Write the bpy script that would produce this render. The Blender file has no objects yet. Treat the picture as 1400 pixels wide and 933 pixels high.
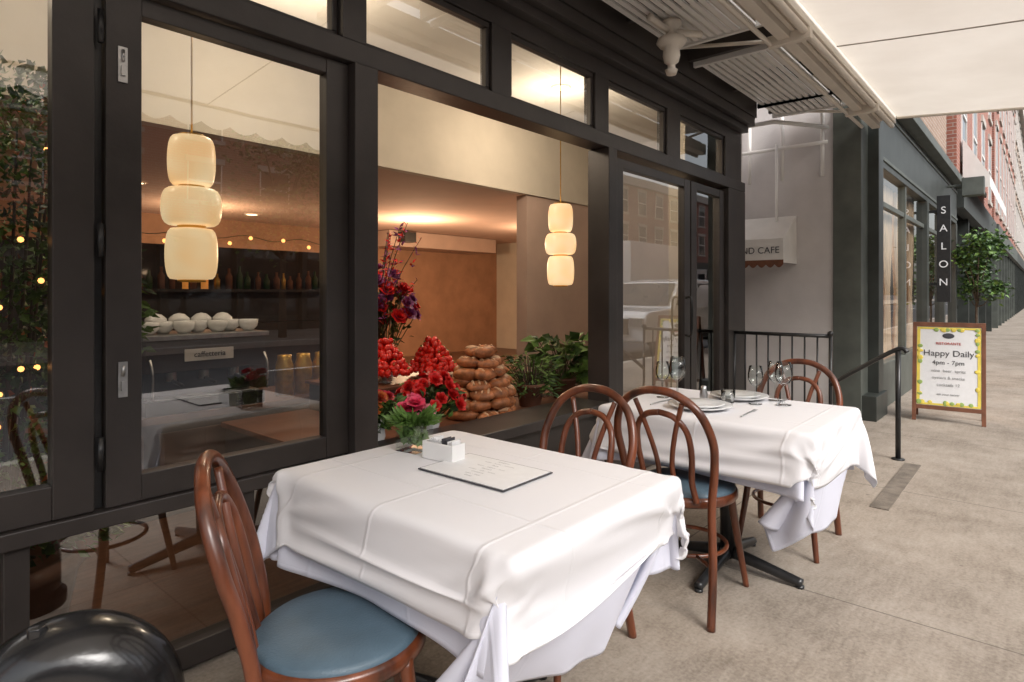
import bpy, math, random
from mathutils import Vector, Matrix
R = random.Random(7)
sc = bpy.context.scene
C = bpy.context.collection

# ---------------------------------------------------------------- materials
def nt(name):
    m = bpy.data.materials.new(name); m.use_nodes = True
    t = m.node_tree; b = t.nodes["Principled BSDF"]
    return m, t, b
def coords(t, scale=1.0):
    tc = t.nodes.new("ShaderNodeTexCoord"); mp = t.nodes.new("ShaderNodeMapping")
    if isinstance(scale, (int, float)): scale = (scale,)*3
    mp.inputs["Scale"].default_value = scale
    t.links.new(tc.outputs["Object"], mp.inputs["Vector"]); return mp.outputs["Vector"]
def noise(t, vec, scale, detail=4, rough=.55):
    n = t.nodes.new("ShaderNodeTexNoise"); n.inputs["Scale"].default_value = scale
    n.inputs["Detail"].default_value = detail; n.inputs["Roughness"].default_value = rough
    t.links.new(vec, n.inputs["Vector"]); return n.outputs["Fac"]
def ramp(t, fac, stops):
    r = t.nodes.new("ShaderNodeValToRGB"); e = r.color_ramp.elements
    e[0].position, e[0].color = stops[0][0], (*stops[0][1], 1)
    e[1].position, e[1].color = stops[-1][0], (*stops[-1][1], 1)
    for p, c in stops[1:-1]:
        x = e.new(p); x.color = (*c, 1)
    t.links.new(fac, r.inputs["Fac"]); return r.outputs["Color"]
def math_(t, op, a, b=None, c=None):
    n = t.nodes.new("ShaderNodeMath"); n.operation = op
    for i, v in enumerate((a, b, c)):
        if v is None: continue
        if isinstance(v, (int, float)): n.inputs[i].default_value = v
        else: t.links.new(v, n.inputs[i])
    return n.outputs[0]
def bump(t, b, h, strength=.3, dist=.01):
    n = t.nodes.new("ShaderNodeBump"); n.inputs["Strength"].default_value = strength
    n.inputs["Distance"].default_value = dist
    t.links.new(h, n.inputs["Height"]); t.links.new(n.outputs["Normal"], b.inputs["Normal"])
def mat(name, col, rough=.6, var=.15, scale=8, metal=0, bmp=.0, bscale=None, coat=0, stretch=(1,1,1), trans=0):
    m, t, b = nt(name)
    v = coords(t, stretch)
    f = noise(t, v, scale)
    lo = tuple(c*(1-var) for c in col); hi = tuple(min(1, c*(1+var)) for c in col)
    t.links.new(ramp(t, f, [(.3, lo), (.7, hi)]), b.inputs["Base Color"])
    b.inputs["Roughness"].default_value = rough; b.inputs["Metallic"].default_value = metal
    if coat: b.inputs["Coat Weight"].default_value = coat; b.inputs["Coat Roughness"].default_value = .12
    if bmp: bump(t, b, noise(t, v, bscale or scale*3), bmp, .01)
    return m
def emis(name, col, s):
    m, t, b = nt(name)
    b.inputs["Base Color"].default_value = (*col, 1); b.inputs["Emission Color"].default_value = (*col, 1)
    b.inputs["Emission Strength"].default_value = s
    return m
def glassmat(name, k, base, tint=(1,1,1), rough=.0, ior=1.5, wavy=0):
    m = bpy.data.materials.new(name); m.use_nodes = True; t = m.node_tree
    t.nodes.remove(t.nodes["Principled BSDF"]); out = t.nodes["Material Output"]
    tr = t.nodes.new("ShaderNodeBsdfTransparent"); tr.inputs[0].default_value = (*tint, 1)
    gl = t.nodes.new("ShaderNodeBsdfGlossy"); gl.inputs["Roughness"].default_value = rough
    if wavy: bump(t, gl, noise(t, coords(t), 2.2, 1), wavy, .02)
    fr = t.nodes.new("ShaderNodeFresnel"); fr.inputs[0].default_value = ior
    f = math_(t, "MULTIPLY_ADD", fr.outputs[0], k, base)
    cl = t.nodes.new("ShaderNodeClamp"); t.links.new(f, cl.inputs[0])
    mx = t.nodes.new("ShaderNodeMixShader")
    t.links.new(cl.outputs[0], mx.inputs[0]); t.links.new(tr.outputs[0], mx.inputs[1]); t.links.new(gl.outputs[0], mx.inputs[2])
    t.links.new(mx.outputs[0], out.inputs[0]); return m
def brickmat(name, c1, c2, mortar):
    m, t, b = nt(name)
    tc = t.nodes.new("ShaderNodeTexCoord"); sp = t.nodes.new("ShaderNodeSeparateXYZ"); t.links.new(tc.outputs["Object"], sp.inputs[0])
    xy = math_(t, "ADD", sp.outputs[0], sp.outputs[1])
    cb = t.nodes.new("ShaderNodeCombineXYZ"); t.links.new(xy, cb.inputs[0]); t.links.new(sp.outputs[2], cb.inputs[1])
    br = t.nodes.new("ShaderNodeTexBrick"); t.links.new(cb.outputs[0], br.inputs["Vector"])
    br.inputs["Color1"].default_value = (*c1, 1); br.inputs["Color2"].default_value = (*c2, 1); br.inputs["Mortar"].default_value = (*mortar, 1)
    br.inputs["Scale"].default_value = 1; br.inputs["Brick Width"].default_value = .22; br.inputs["Row Height"].default_value = .075
    br.inputs["Mortar Size"].default_value = .006
    t.links.new(br.outputs["Color"], b.inputs["Base Color"]); b.inputs["Roughness"].default_value = .85
    return m

M = {}
M['black'] = mat("black_paint", (.036, .030, .028), .38, .3, 3, bmp=.08, bscale=40)
M['blackiron'] = mat("black_iron", (.018, .018, .019), .32, .3, 20)
M['gloss'] = mat("gloss_black_enamel", (.016, .016, .017), .24, .5, 9, bmp=.25, bscale=12, coat=.5)
M['steel'] = mat("brushed_steel", (.5, .5, .5), .35, .15, 30, metal=1)
M['wood'] = mat("mahogany", (.125, .034, .013), .36, .65, 16, bmp=.08, coat=.35, stretch=(1, 1, .2))
M['seat'] = mat("blue_leather", (.075, .12, .16), .46, .18, 6, bmp=.2, bscale=180)
M['glass'] = glassmat("window_glass", 1.5, .20, (.90, .92, .9), wavy=.02)
M['tglass'] = glassmat("transom_glass", 1.4, .14, (.9, .91, .89), wavy=.02)
M['clear'] = glassmat("clear_glass", 2.0, .035, (.965, .98, .975), .02, 1.13)
M['plaster'] = mat("white_stucco", (.58, .55, .54), .9, .1, 2, bmp=.2, bscale=60)
M['beige'] = mat("beige_wall", (.56, .52, .44), .9, .06, 3, bmp=.1, bscale=80)
M['pinkwall'] = mat("pink_beige_wall", (.46, .34, .28), .9, .06, 3, bmp=.1, bscale=80)
M['ceil'] = mat("ceiling_paint", (.55, .40, .33), .9, .05, 2)
M['ceilw'] = mat("white_ceiling_paint", (.74, .72, .67), .9, .03, 2)
M['tan'] = mat("tan_wall", (.34, .19, .115), .8, .15, 3)
M['darkint'] = mat("dark_interior", (.04, .028, .024), .5, .3, 4)
M['floorwood'] = mat("floor_boards", (.12, .055, .03), .4, .3, 5, stretch=(1, 8, 1))
M['white'] = mat("white_enamel", (.74, .72, .69), .4, .05, 6)
M['porcelain'] = mat("porcelain", (.80, .80, .80), .12, .02, 6)
M['cream'] = mat("cream_paint", (.68, .62, .54), .55, .08, 3)
M['paper'] = mat("paper", (.76, .76, .77), .7, .03, 30)
M['ink'] = mat("dark_ink", (.05, .05, .06), .6, .1)
M['greyink'] = mat("grey_ink", (.35, .35, .36), .7, .1)
M['greenpaint'] = mat("green_grey_paint", (.085, .094, .083), .5, .25, 4, bmp=.05)
M['darkgreen'] = mat("dark_green_paint", (.033, .038, .034), .45, .3, 4, bmp=.05)
M['drape'] = mat("tan_drape", (.55, .40, .26), .9, .3, 4, stretch=(12, 12, .5))
M['leafd'] = mat("leaf_dark", (.035, .075, .02), .5, .4, 12)
M['leafl'] = mat("leaf_light", (.12, .22, .045), .5, .3, 12)
M['leafo'] = mat("leaf_orange", (.6, .15, .03), .5, .3, 12)
M['red'] = mat("red_petal", (.70, .018, .018), .45, .3, 30)
M['pink'] = mat("pink_petal", (.66, .05, .12), .5, .3, 30)
M['palepink'] = mat("pale_pink_petal", (.75, .2, .28), .5, .2, 30)
M['purple'] = mat("purple_petal", (.28, .06, .22), .5, .3, 30)
M['berry'] = mat("strawberry", (.7, .02, .012), .25, .3, 60)
M['bread'] = mat("baked_bread", (.40, .145, .055), .45, .55, 26, bmp=.3, bscale=40)
M['breadlight'] = mat("flour_crust", (.66, .42, .25), .6, .3, 40, bmp=.3, bscale=60)
M['terra'] = mat("terracotta", (.22, .10, .06), .8, .2, 10)
M['brick'] = brickmat("red_brick", (.34, .12, .08), (.26, .09, .065), (.38, .34, .3))
M['brick2'] = brickmat("brown_brick", (.34, .23, .17), (.28, .18, .13), (.42, .39, .35))
M['stone'] = mat("stone_trim", (.45, .42, .38), .85, .1, 5, bmp=.2)
M['gold'] = mat("gold_tin", (.6, .36, .08), .35, .2, 20, metal=.6)
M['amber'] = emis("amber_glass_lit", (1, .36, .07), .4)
M['fairy'] = emis("fairy_bulb", (1, .42, .12), 3.5)
M['wood2'] = mat("brown_wood", (.16, .06, .03), .45, .3, 12)
M['yellow'] = mat("yellow_print", (.75, .6, .1), .6, .1)
M['greenp'] = mat("green_print", (.3, .42, .12), .6, .1)
M['rubber'] = mat("rubber", (.02, .02, .02), .8, .1)
M['carwhite'] = mat("car_white", (.72, .73, .74), .2, .02, 1, coat=.8)
M['carglass'] = mat("car_glass", (.02, .025, .03), .05, .1, 1)
M['redlamp'] = mat("red_lens", (.5, .02, .01), .2, .1)
M['bark'] = mat("bark", (.09, .065, .045), .9, .3, 20, bmp=.5)
M['seam'] = mat("seam_thread", (.36, .32, .27), .9, .1)

m, t, b = nt("opal_lantern"); b.inputs["Base Color"].default_value = (.7, .55, .35, 1)
nz = noise(t, coords(t), 7, 1)
t.links.new(ramp(t, nz, [(.3, (1, .60, .27)), (.7, (1, .78, .47))]), b.inputs["Emission Color"]); b.inputs["Emission Strength"].default_value = .85
b.inputs["Roughness"].default_value = .3
M['opal'] = m
M['downlight'] = emis("downlight", (1, .72, .42), 6)

def clothmat(name, col):
    m, t, b = nt(name)
    v = coords(t)
    b.inputs["Base Color"].default_value = (*col, 1); b.inputs["Roughness"].default_value = .85
    b.inputs["Sheen Weight"].default_value = .1
    sp = t.nodes.new("ShaderNodeSeparateXYZ"); tc = t.nodes.new("ShaderNodeUVMap")
    t.links.new(tc.outputs[0], sp.inputs[0])
    tot = None
    for ax in (0, 1):
        for p in ((.333, .667) if ax == 0 else (.25, .5, .75)):
            d = math_(t, "ABSOLUTE", math_(t, "SUBTRACT", sp.outputs[ax], p))
            g = math_(t, "SUBTRACT", 1.0, math_(t, "MINIMUM", math_(t, "DIVIDE", d, .006), 1.0))
            tot = g if tot is None else math_(t, "ADD", tot, g)
    hem = None
    for ax in (0, 1):
        for p in (.012, .988):
            d = math_(t, "ABSOLUTE", math_(t, "SUBTRACT", sp.outputs[ax], p))
            g = math_(t, "LESS_THAN", d, .0012); hem = g if hem is None else math_(t, "MAXIMUM", hem, g)
    big = noise(t, v, 6, 3); fine = noise(t, v, 350, 2)
    h = math_(t, "ADD", math_(t, "MULTIPLY", tot, .7), math_(t, "ADD", math_(t, "MULTIPLY", big, .7), math_(t, "MULTIPLY", fine, .06)))
    h = math_(t, "SUBTRACT", h, math_(t, "MULTIPLY", hem, .3))
    bump(t, b, h, .38, .006)
    return m
M['cloth'] = clothmat("white_tablecloth", (.74, .73, .755))
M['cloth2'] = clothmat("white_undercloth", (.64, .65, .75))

m = bpy.data.materials.new("awning_canvas"); m.use_nodes = True; t = m.node_tree
b = t.nodes["Principled BSDF"]; out = t.nodes["Material Output"]
v = coords(t); f = noise(t, v, 1.3, 5)
col = ramp(t, f, [(.3, (.68, .625, .55)), (.7, (.79, .74, .665))])
t.links.new(col, b.inputs["Base Color"]); b.inputs["Roughness"].default_value = .9
bump(t, b, noise(t, coords(t, (1, .3, 1)), 2.5, 3), .4, .06)
tl = t.nodes.new("ShaderNodeBsdfTranslucent"); t.links.new(col, tl.inputs[0])
mx = t.nodes.new("ShaderNodeMixShader"); mx.inputs[0].default_value = .5
t.links.new(b.outputs[0], mx.inputs[1]); t.links.new(tl.outputs[0], mx.inputs[2]); t.links.new(mx.outputs[0], out.inputs[0])
M['canvas'] = m

m, t, b = nt("sidewalk_concrete")
v = coords(t); sp = t.nodes.new("ShaderNodeSeparateXYZ"); t.links.new(v, sp.inputs[0])
def joint(o, per, off, w):
    fx = math_(t, "FRACT", math_(t, "DIVIDE", math_(t, "ADD", o, off), per))
    d = math_(t, "ABSOLUTE", math_(t, "SUBTRACT", fx, .5))
    return math_(t, "LESS_THAN", d, w/per)
j = math_(t, "MAXIMUM", joint(sp.outputs[0], 1.83, 100.55, .004), joint(sp.outputs[1], 1.83, 100.15, .004))
n1 = noise(t, v, .9, 8, .65); n2 = noise(t, v, 70, 3); n3 = noise(t, v, 5, 6, .7)
nw = noise(t, coords(t, (1, 6, 1)), 6, 5, .7)
s = math_(t, "ADD", math_(t, "ADD", math_(t, "MULTIPLY", n1, .40), math_(t, "MULTIPLY", n3, .25)), math_(t, "ADD", math_(t, "MULTIPLY", n2, .2), math_(t, "MULTIPLY", nw, .15)))
c = ramp(t, s, [(.40, (.18, .147, .116)), (.5, (.295, .25, .205)), (.6, (.38, .33, .28))])
mx = t.nodes.new("ShaderNodeMixRGB"); t.links.new(math_(t, "MULTIPLY", j, .7), mx.inputs[0]); t.links.new(c, mx.inputs[1]); mx.inputs[2].default_value = (.09, .075, .06, 1)
spots = t.nodes.new("ShaderNodeTexVoronoi"); spots.inputs["Scale"].default_value = 3.2; t.links.new(v, spots.inputs["Vector"])
sm = math_(t, "MULTIPLY", math_(t, "LESS_THAN", spots.outputs["Distance"], .04), .5)
mx2 = t.nodes.new("ShaderNodeMixRGB"); t.links.new(sm, mx2.inputs[0]); t.links.new(mx.outputs[0], mx2.inputs[1]); mx2.inputs[2].default_value = (.11, .09, .075, 1)
t.links.new(mx2.outputs[0], b.inputs["Base Color"]); b.inputs["Roughness"].default_value = .85
bump(t, b, math_(t, "SUBTRACT", s, math_(t, "MULTIPLY", j, .5)), .7, .014)
M['walk'] = m
M['asphalt'] = mat("asphalt", (.055, .055, .058), .9, .25, 3, bmp=.4, bscale=80)
M['line'] = mat("road_paint", (.7, .7, .68), .7, .1)
M['mat'] = mat("worn_steel_plate", (.20, .17, .14), .6, .35, 10, metal=.2, bmp=.3, bscale=90)

# ---------------------------------------------------------------- mesh builder
def catmull(pts, k=6, closed=False):
    P = [Vector(p) for p in pts]; n = len(P); out = []
    rng = range(n if closed else n-1)
    for i in rng:
        if closed: a, b_, c_, d = P[(i-1) % n], P[i], P[(i+1) % n], P[(i+2) % n]
        else: a, b_, c_, d = P[max(i-1, 0)], P[i], P[i+1], P[min(i+2, n-1)]
        for j in range(k):
            u = j/k
            out.append(.5*((2*b_) + (c_-a)*u + (2*a-5*b_+4*c_-d)*u*u + (3*b_-a-3*c_+d)*u**3))
    if not closed: out.append(P[-1])
    return out
class MB:
    def __init__(s): s.v = []; s.f = []; s.m = []; s.sm = []
    def add(s, vs, fs, mi=0, smooth=False):
        o = len(s.v); s.v += [tuple(x) for x in vs]
        for f in fs: s.f.append(tuple(i+o for i in f)); s.m.append(mi); s.sm.append(smooth)
    def box(s, x0, x1, y0, y1, z0, z1, mi=0):
        v = [(x0,y0,z0),(x1,y0,z0),(x1,y1,z0),(x0,y1,z0),(x0,y0,z1),(x1,y0,z1),(x1,y1,z1),(x0,y1,z1)]
        s.add(v, [(0,3,2,1),(4,5,6,7),(0,1,5,4),(1,2,6,5),(2,3,7,6),(3,0,4,7)], mi)
        return s
    def quad(s, a, b, c, d, mi=0): s.add([a, b, c, d], [(0, 1, 2, 3)], mi)
    def tube(s, pts, r, mi=0, n=10, k=6, closed=False):
        P = catmull(pts, k, closed) if k > 1 else [Vector(p) for p in pts]
        N = len(P); rr = []
        if isinstance(r, (int, float)): rr = [r]*N
        else:
            for i in range(N):
                u = i/(N-1)*(len(r)-1); a = int(min(u, len(r)-2)); rr.append(r[a]+(r[a+1]-r[a])*(u-a))
        T = []
        for i in range(N):
            if closed: d = P[(i+1) % N]-P[i-1]
            else: d = P[min(i+1, N-1)]-P[max(i-1, 0)]
            T.append(d.normalized() if d.length > 1e-9 else Vector((0, 0, 1)))
        up = Vector((0, 0, 1)) if abs(T[0].z) < .9 else Vector((1, 0, 0))
        nrm = (up-T[0]*up.dot(T[0])).normalized(); vs = []
        for i in range(N):
            nrm = (nrm-T[i]*nrm.dot(T[i])).normalized(); bi = T[i].cross(nrm)
            for q in range(n):
                a = 2*math.pi*q/n; vs.append(P[i]+(nrm*math.cos(a)+bi*math.sin(a))*rr[i])
        fs = []
        for i in range(N if closed else N-1):
            for q in range(n):
                a = i*n+q; b_ = i*n+(q+1) % n; i2 = (i+1) % N
                fs.append((a, b_, i2*n+(q+1) % n, i2*n+q))
        if not closed: fs.append(tuple(range(n))[::-1]); fs.append(tuple((N-1)*n+q for q in range(n)))
        s.add(vs, fs, mi, True)
    def lathe(s, prof, c=(0, 0, 0), mi=0, n=24, sx=1, sy=1):
        vs = []; fs = []
        for r, z in prof:
            for q in range(n):
                a = 2*math.pi*q/n; vs.append((c[0]+r*sx*math.cos(a), c[1]+r*sy*math.sin(a), c[2]+z))
        for i in range(len(prof)-1):
            for q in range(n):
                fs.append((i*n+q, i*n+(q+1) % n, (i+1)*n+(q+1) % n, (i+1)*n+q))
        s.add(vs, fs, mi, True)
    def sph(s, c, r, mi=0, seg=10, rings=6, rot=None, jit=0):
        if isinstance(r, (int, float)): r = (r, r, r)
        vs = []
        for i in range(rings+1):
            th = math.pi*i/rings
            for q in range(seg):
                a = 2*math.pi*q/seg; j = 1+R.uniform(-jit, jit)
                p = Vector((r[0]*math.sin(th)*math.cos(a)*j, r[1]*math.sin(th)*math.sin(a)*j, r[2]*math.cos(th)*j))
                if rot: p = rot @ p
                vs.append(p+Vector(c))
        fs = [(i*seg+q, (i+1)*seg+q, (i+1)*seg+(q+1) % seg, i*seg+(q+1) % seg) for i in range(rings) for q in range(seg)]
        s.add(vs, fs, mi, True)
    def leaf(s, p, d, L, w, mi=0):
        d = Vector(d).normalized(); p = Vector(p)
        side = d.cross(Vector((R.uniform(-1, 1), R.uniform(-1, 1), R.uniform(.2, 1)))).normalized(); up = side.cross(d)
        s.add([p, p+d*L*.45+side*w+up*w*.3, p+d*L-up*L*.12, p+d*L*.45-side*w+up*w*.3, p+d*L*.5], [(0, 4, 1), (1, 4, 2), (2, 4, 3), (3, 4, 0)], mi)
    def rose(s, c, r, mi=0, d=(0, -.3, 1)):
        c = Vector(c); d = Vector(d).normalized(); a0 = d.orthogonal().normalized(); b0 = d.cross(a0)
        for k, (n, ti, sc_) in enumerate(((6, 1.25, 1), (5, .8, .9), (5, .4, .75), (3, .1, .6))):
            for q in range(n):
                a = 2*math.pi*(q+.5*k)/n; rad = a0*math.cos(a)+b0*math.sin(a); tan = d.cross(rad)
                e = (rad*math.sin(ti)+d*math.cos(ti))*r*sc_
                base = c
                s.add([base, base+e*.6+tan*r*.55*sc_, base+e+tan*r*.35*sc_, base+e*1.08+rad*r*.1, base+e-tan*r*.35*sc_, base+e*.6-tan*r*.55*sc_], [(0, 1, 2, 3), (0, 3, 4, 5)], mi, False)
    def build(s, name, mats, parent=None, loc=(0, 0, 0), rz=0, bevel=0, rot=None):
        me = bpy.data.meshes.new(name); me.from_pydata(s.v, [], s.f)
        for x in mats: me.materials.append(M[x])
        me.polygons.foreach_set("material_index", s.m); me.polygons.foreach_set("use_smooth", s.sm); me.update()
        o = bpy.data.objects.new(name, me); C.objects.link(o); o.location = loc
        o.rotation_euler = rot if rot else (0, 0, rz)
        if parent: o.parent = parent
        if bevel:
            bm = o.modifiers.new("b", "BEVEL"); bm.width = bevel; bm.segments = 2; bm.limit_method = 'ANGLE'
        return o
def empty(name, loc=(0, 0, 0), rz=0):
    o = bpy.data.objects.new(name, None); C.objects.link(o); o.location = loc; o.rotation_euler = (0, 0, rz); return o
def text(name, body, loc, rot, size, mt, parent=None, align='CENTER'):
    cu = bpy.data.curves.new(name, 'FONT'); cu.body = body; cu.size = size; cu.align_x = align; cu.extrude = .001
    cu.materials.append(M[mt]); o = bpy.data.objects.new(name, cu); C.objects.link(o)
    o.location = loc; o.rotation_euler = rot
    if parent: o.parent = parent
    return o
rad = math.radians

# ---------------------------------------------------------------- cloth simulation (table at origin)
TA, TB, TZ = .36, .47, .745
def sim(ext, z, colliders, frames, seed, step=.023):
    x0, x1, y0, y1 = -TA-ext[0], TA+ext[1], -TB-ext[2], TB+ext[3]
    nx = int((x1-x0)/step); ny = int((y1-y0)/step); rr = random.Random(seed)
    vs = [(x0+(x1-x0)*i/nx, y0+(y1-y0)*j/ny, z+rr.uniform(0, .0006)) for j in range(ny+1) for i in range(nx+1)]
    fs = [(j*(nx+1)+i, j*(nx+1)+i+1, (j+1)*(nx+1)+i+1, (j+1)*(nx+1)+i) for j in range(ny) for i in range(nx)]
    me = bpy.data.meshes.new("sim"); me.from_pydata(vs, [], fs)
    uv = me.uv_layers.new(name="UVMap")
    for l in me.loops:
        i = l.vertex_index; uv.data[l.index].uv = ((i % (nx+1))/nx, (i//(nx+1))/ny)
    o = bpy.data.objects.new("sim", me); C.objects.link(o)
    vg = o.vertex_groups.new(name="pin")
    vg.add([i for i, p in enumerate(vs) if abs(p[0]) < TA-.004 and abs(p[1]) < TB-.004], 1.0, 'REPLACE')
    c = o.modifiers.new("cloth", "CLOTH"); s = c.settings
    s.vertex_group_mass = "pin"
    s.quality = 8; s.mass = .4; s.tension_stiffness = 30; s.compression_stiffness = 20; s.shear_stiffness = 2.0
    s.tension_damping = 8; s.compression_damping = 8; s.shear_damping = 2
    s.bending_stiffness = .7; s.bending_damping = 1.0; s.air_damping = 1.5
    cs = c.collision_settings; cs.collision_quality = 3; cs.distance_min = .003; cs.use_self_collision = False
    for q in colliders:
        if not any(mm.type == 'COLLISION' for mm in q.modifiers):
            q.modifiers.new("col", "COLLISION"); q.collision.thickness_outer = .003; q.collision.cloth_friction = 2
    for f in range(1, frames+1): sc.frame_set(f)
    dg = bpy.context.evaluated_depsgraph_get()
    res = bpy.data.meshes.new_from_object(o.evaluated_get(dg)); bpy.data.objects.remove(o); sc.frame_set(1)
    zs = [v.co.z for v in res.vertices]; print("CLOTH", len(zs), min(zs), max(zs))
    return res
def collider():
    b = MB(); b.box(-TA, TA, -TB, TB, TZ-.03, TZ); return b.build("col", ['white'], bevel=.006)
cloths = []
for seed, e1, e2 in ((1, (.258, .29, .46, .22), (.25, .27, .28, .25)), (5, (.25, .30, .44, .3), (.24, .25, .28, .24))):
    col_ = collider()
    under = sim(e1, TZ+.006, [col_], 90, seed)
    uo = bpy.data.objects.new("ucol", under); C.objects.link(uo)
    over = sim(e2, TZ+.013, [col_, uo], 90, seed+1)
    bpy.data.objects.remove(uo); bpy.data.objects.remove(col_)
    cloths.append((under, over))

def table(loc, cl):
    e = empty("dining_table", loc)
    b = MB(); b.box(-TA, TA, -TB, TB, TZ-.03, TZ); b.build("table_top", ['wood2'], e, bevel=.006)
    b = MB(); b.tube([(0, 0, .05), (0, 0, TZ-.03)], .035, 0, 14, 1)
    for a in range(4):
        d = Vector((math.cos(a*math.pi/2+.0), math.sin(a*math.pi/2), 0))
        b.tube([d*.03+Vector((0, 0, .075)), d*.2+Vector((0, 0, .045)), d*.33+Vector((0, 0, .022))], [.03, .024, .02], 0, 8)
        b.lathe([(.0, 0), (.018, 0), (.018, .012), (0, .012)], tuple(d*.32), 0, 10)
    b.build("pedestal", ['blackiron'], e)
    for nm, me, mt in (("undercloth", cl[0], 'cloth2'), ("tablecloth", cl[1], 'cloth')):
        me.name = nm; me.materials.clear(); me.materials.append(M[mt])
        me.polygons.foreach_set("use_smooth", [True]*len(me.polygons))
        o = bpy.data.objects.new(nm, me); C.objects.link(o); o.parent = e
        s = o.modifiers.new("s", "SUBSURF"); s.levels = 1; s.render_levels = 1
        s = o.modifiers.new("t", "SOLIDIFY"); s.thickness = .0012
    return e
T1 = (1.30, 1.275); T2 = (2.85, 1.13)
table((*T1, 0), cloths[0]); table((*T2, 0), cloths[1])
TOP = TZ+.015

# ---------------------------------------------------------------- chairs
def chair(x, y, rz):
    e = empty("bentwood_chair", (x, y, 0), rad(rz))
    b = MB()
    hoop = [(-.245, .20, 0), (-.20, .19, .22), (-.18, .178, .44), (-.205, .198, .60), (-.24, .205, .72), (-.275, .165, .83), (-.292, .085, .89), (-.297, 0, .905)]
    b.tube(hoop+[(p[0], -p[1], p[2]) for p in hoop[-2::-1]], .0165, 0, 12, 7)
    b.build("back_hoop", ['wood'], e)
    b = MB()
    for s in (1, -1):
        inn = [(-.185, s*.12, .455), (-.20, s*.105, .54), (-.225, s*.115, .65), (-.25, s*.105, .745), (-.268, s*.06, .80), (-.272, s*.0, .815)]
        b.tube(inn, .0125, 0, 10, 6)
        b.tube([(-.185, s*.05, .455), (-.215, s*.03, .58), (-.25, s*.055, .72), (-.283, s*.1, .86)], .0105, 0, 10, 6)
    b.build("back_loop", ['wood'], e)
    b = MB()
    b.lathe([(.165, .425), (.205, .425), (.213, .435), (.213, .455), (.205, .466), (.165, .466), (.165, .425)], mi=0, n=40, sx=1, sy=.98)
    b.build("seat_rim", ['wood'], e)
    b = MB(); b.lathe([(.198, .461), (.2, .472), (.188, .482), (.13, .488), (.06, .489), (.0001, .489)], n=40)
    b.build("seat_pad", ['seat'], e)
    b = MB()
    for s in (1, -1):
        b.tube([(.14, s*.135, .44), (.165, s*.155, .25), (.205, s*.185, 0)], [.018, .016, .012], 0, 10)
    b.build("front_legs", ['wood'], e)
    b = MB(); b.tube([(.163*math.cos(a*math.pi/8), .163*math.sin(a*math.pi/8), .22) for a in range(16)], .009, 0, 8, 2, True)
    for s in (1, -1): b.tube([(-.2, s*.188, .22), (-.135, s*.10, .22)], .008, 0, 8, 1)
    b.build("leg_ring", ['wood'], e)
chair(.86, 1.31, -30)
chair(1.79, 1.37, 180)
chair(2.50, 1.17, 2)
chair(3.36, 1.02, 183)

# ---------------------------------------------------------------- table items
e = empty("flower_vase", (1.35, 1.61, TOP), rad(8))
b = MB(); w = .045
for q in ((-w, w, -w, -w+.004), (-w, w, w-.004, w), (-w, -w+.004, -w+.004, w-.004), (w-.004, w, -w+.004, w-.004)): b.box(*q, .0, .09)
b.box(-w, w, -w, w, .0, .010); b.build("glass_cube", ['clear'], e)
b = MB()
for i in range(120): b.leaf((R.uniform(-.032, .032), R.uniform(-.032, .032), R.uniform(.012, .06)), (R.uniform(-1, 1), R.uniform(-1, 1), R.uniform(.3, 2)), .035, .012, i % 2)
for i in range(300):
    a = R.uniform(0, 6.28); q = R.uniform(.01, .04); b.leaf((q*math.cos(a), q*math.sin(a), .085), (math.cos(a), math.sin(a), R.uniform(.2, 1.8)), R.uniform(.04, .085), R.uniform(.008, .014), i % 2)
b.build("greenery", ['leafl', 'leafl'], e)
b = MB()
for p, r, mi in (((.02, .02, .135), .042, 0), ((.055, .0, .115), .033, 1), ((.0, .045, .13), .034, 0), ((-.005, -.01, .155), .032, 0), ((.04, .04, .155), .03, 0)):
    b.rose(p, r, mi, (R.uniform(-.5, .1), R.uniform(-.6, .1), 1)); b.rose(p, r*.7, mi, (R.uniform(-.5, .1), R.uniform(-.6, .1), 1))
b.build("pink_blossoms", ['pink', 'palepink'], e)

e = empty("sugar_caddy", (1.335, 1.45, TOP), rad(4))
b = MB(); b.box(-.03, .03, -.065, -.061, 0, .055); b.box(-.03, .03, .061, .065, 0, .055)
b.box(-.03, -.026, -.0605, .0605, 0, .055); b.box(.026, .03, -.0605, .0605, 0, .055); b.box(-.026, .026, -.0605, .0605, 0, .005)
b.build("caddy_box", ['porcelain'], e, bevel=.001)
b = MB()
for i in range(13): b.box(-.02, .02, -.054+i*.0078, -.050+i*.0078, .006, .066+R.uniform(-.005, .005), 1 if i in (3, 4, 5) else 0)
b.build("sugar_packets", ['paper', 'ink'], e)
e = empty("menu_card", (1.32, 1.255, TOP+.001), rad(1.5))
b = MB(); b.box(-.112, .112, -.168, .168, 0, .003); b.build("menu_board", ['ink'], e)
b = MB(); b.box(-.106, .106, -.162, .162, .003, .0045); b.build("menu_paper", ['paper'], e)
for i in range(9):
    text("menu_line", ("Antipasti", "insalata  -  burrata  -  prosciutto", "Pasta", "rigatoni  -  spaghetti  -  ravioli", "Secondi", "branzino  -  pollo  -  bistecca", "Contorni", "patate  -  funghi", "Dolci")[i],
         (.085-i*.02, 0, .0036), (0, 0, rad(-90)), .0125 if i % 2 == 0 else .009, 'greyink', e)

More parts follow.
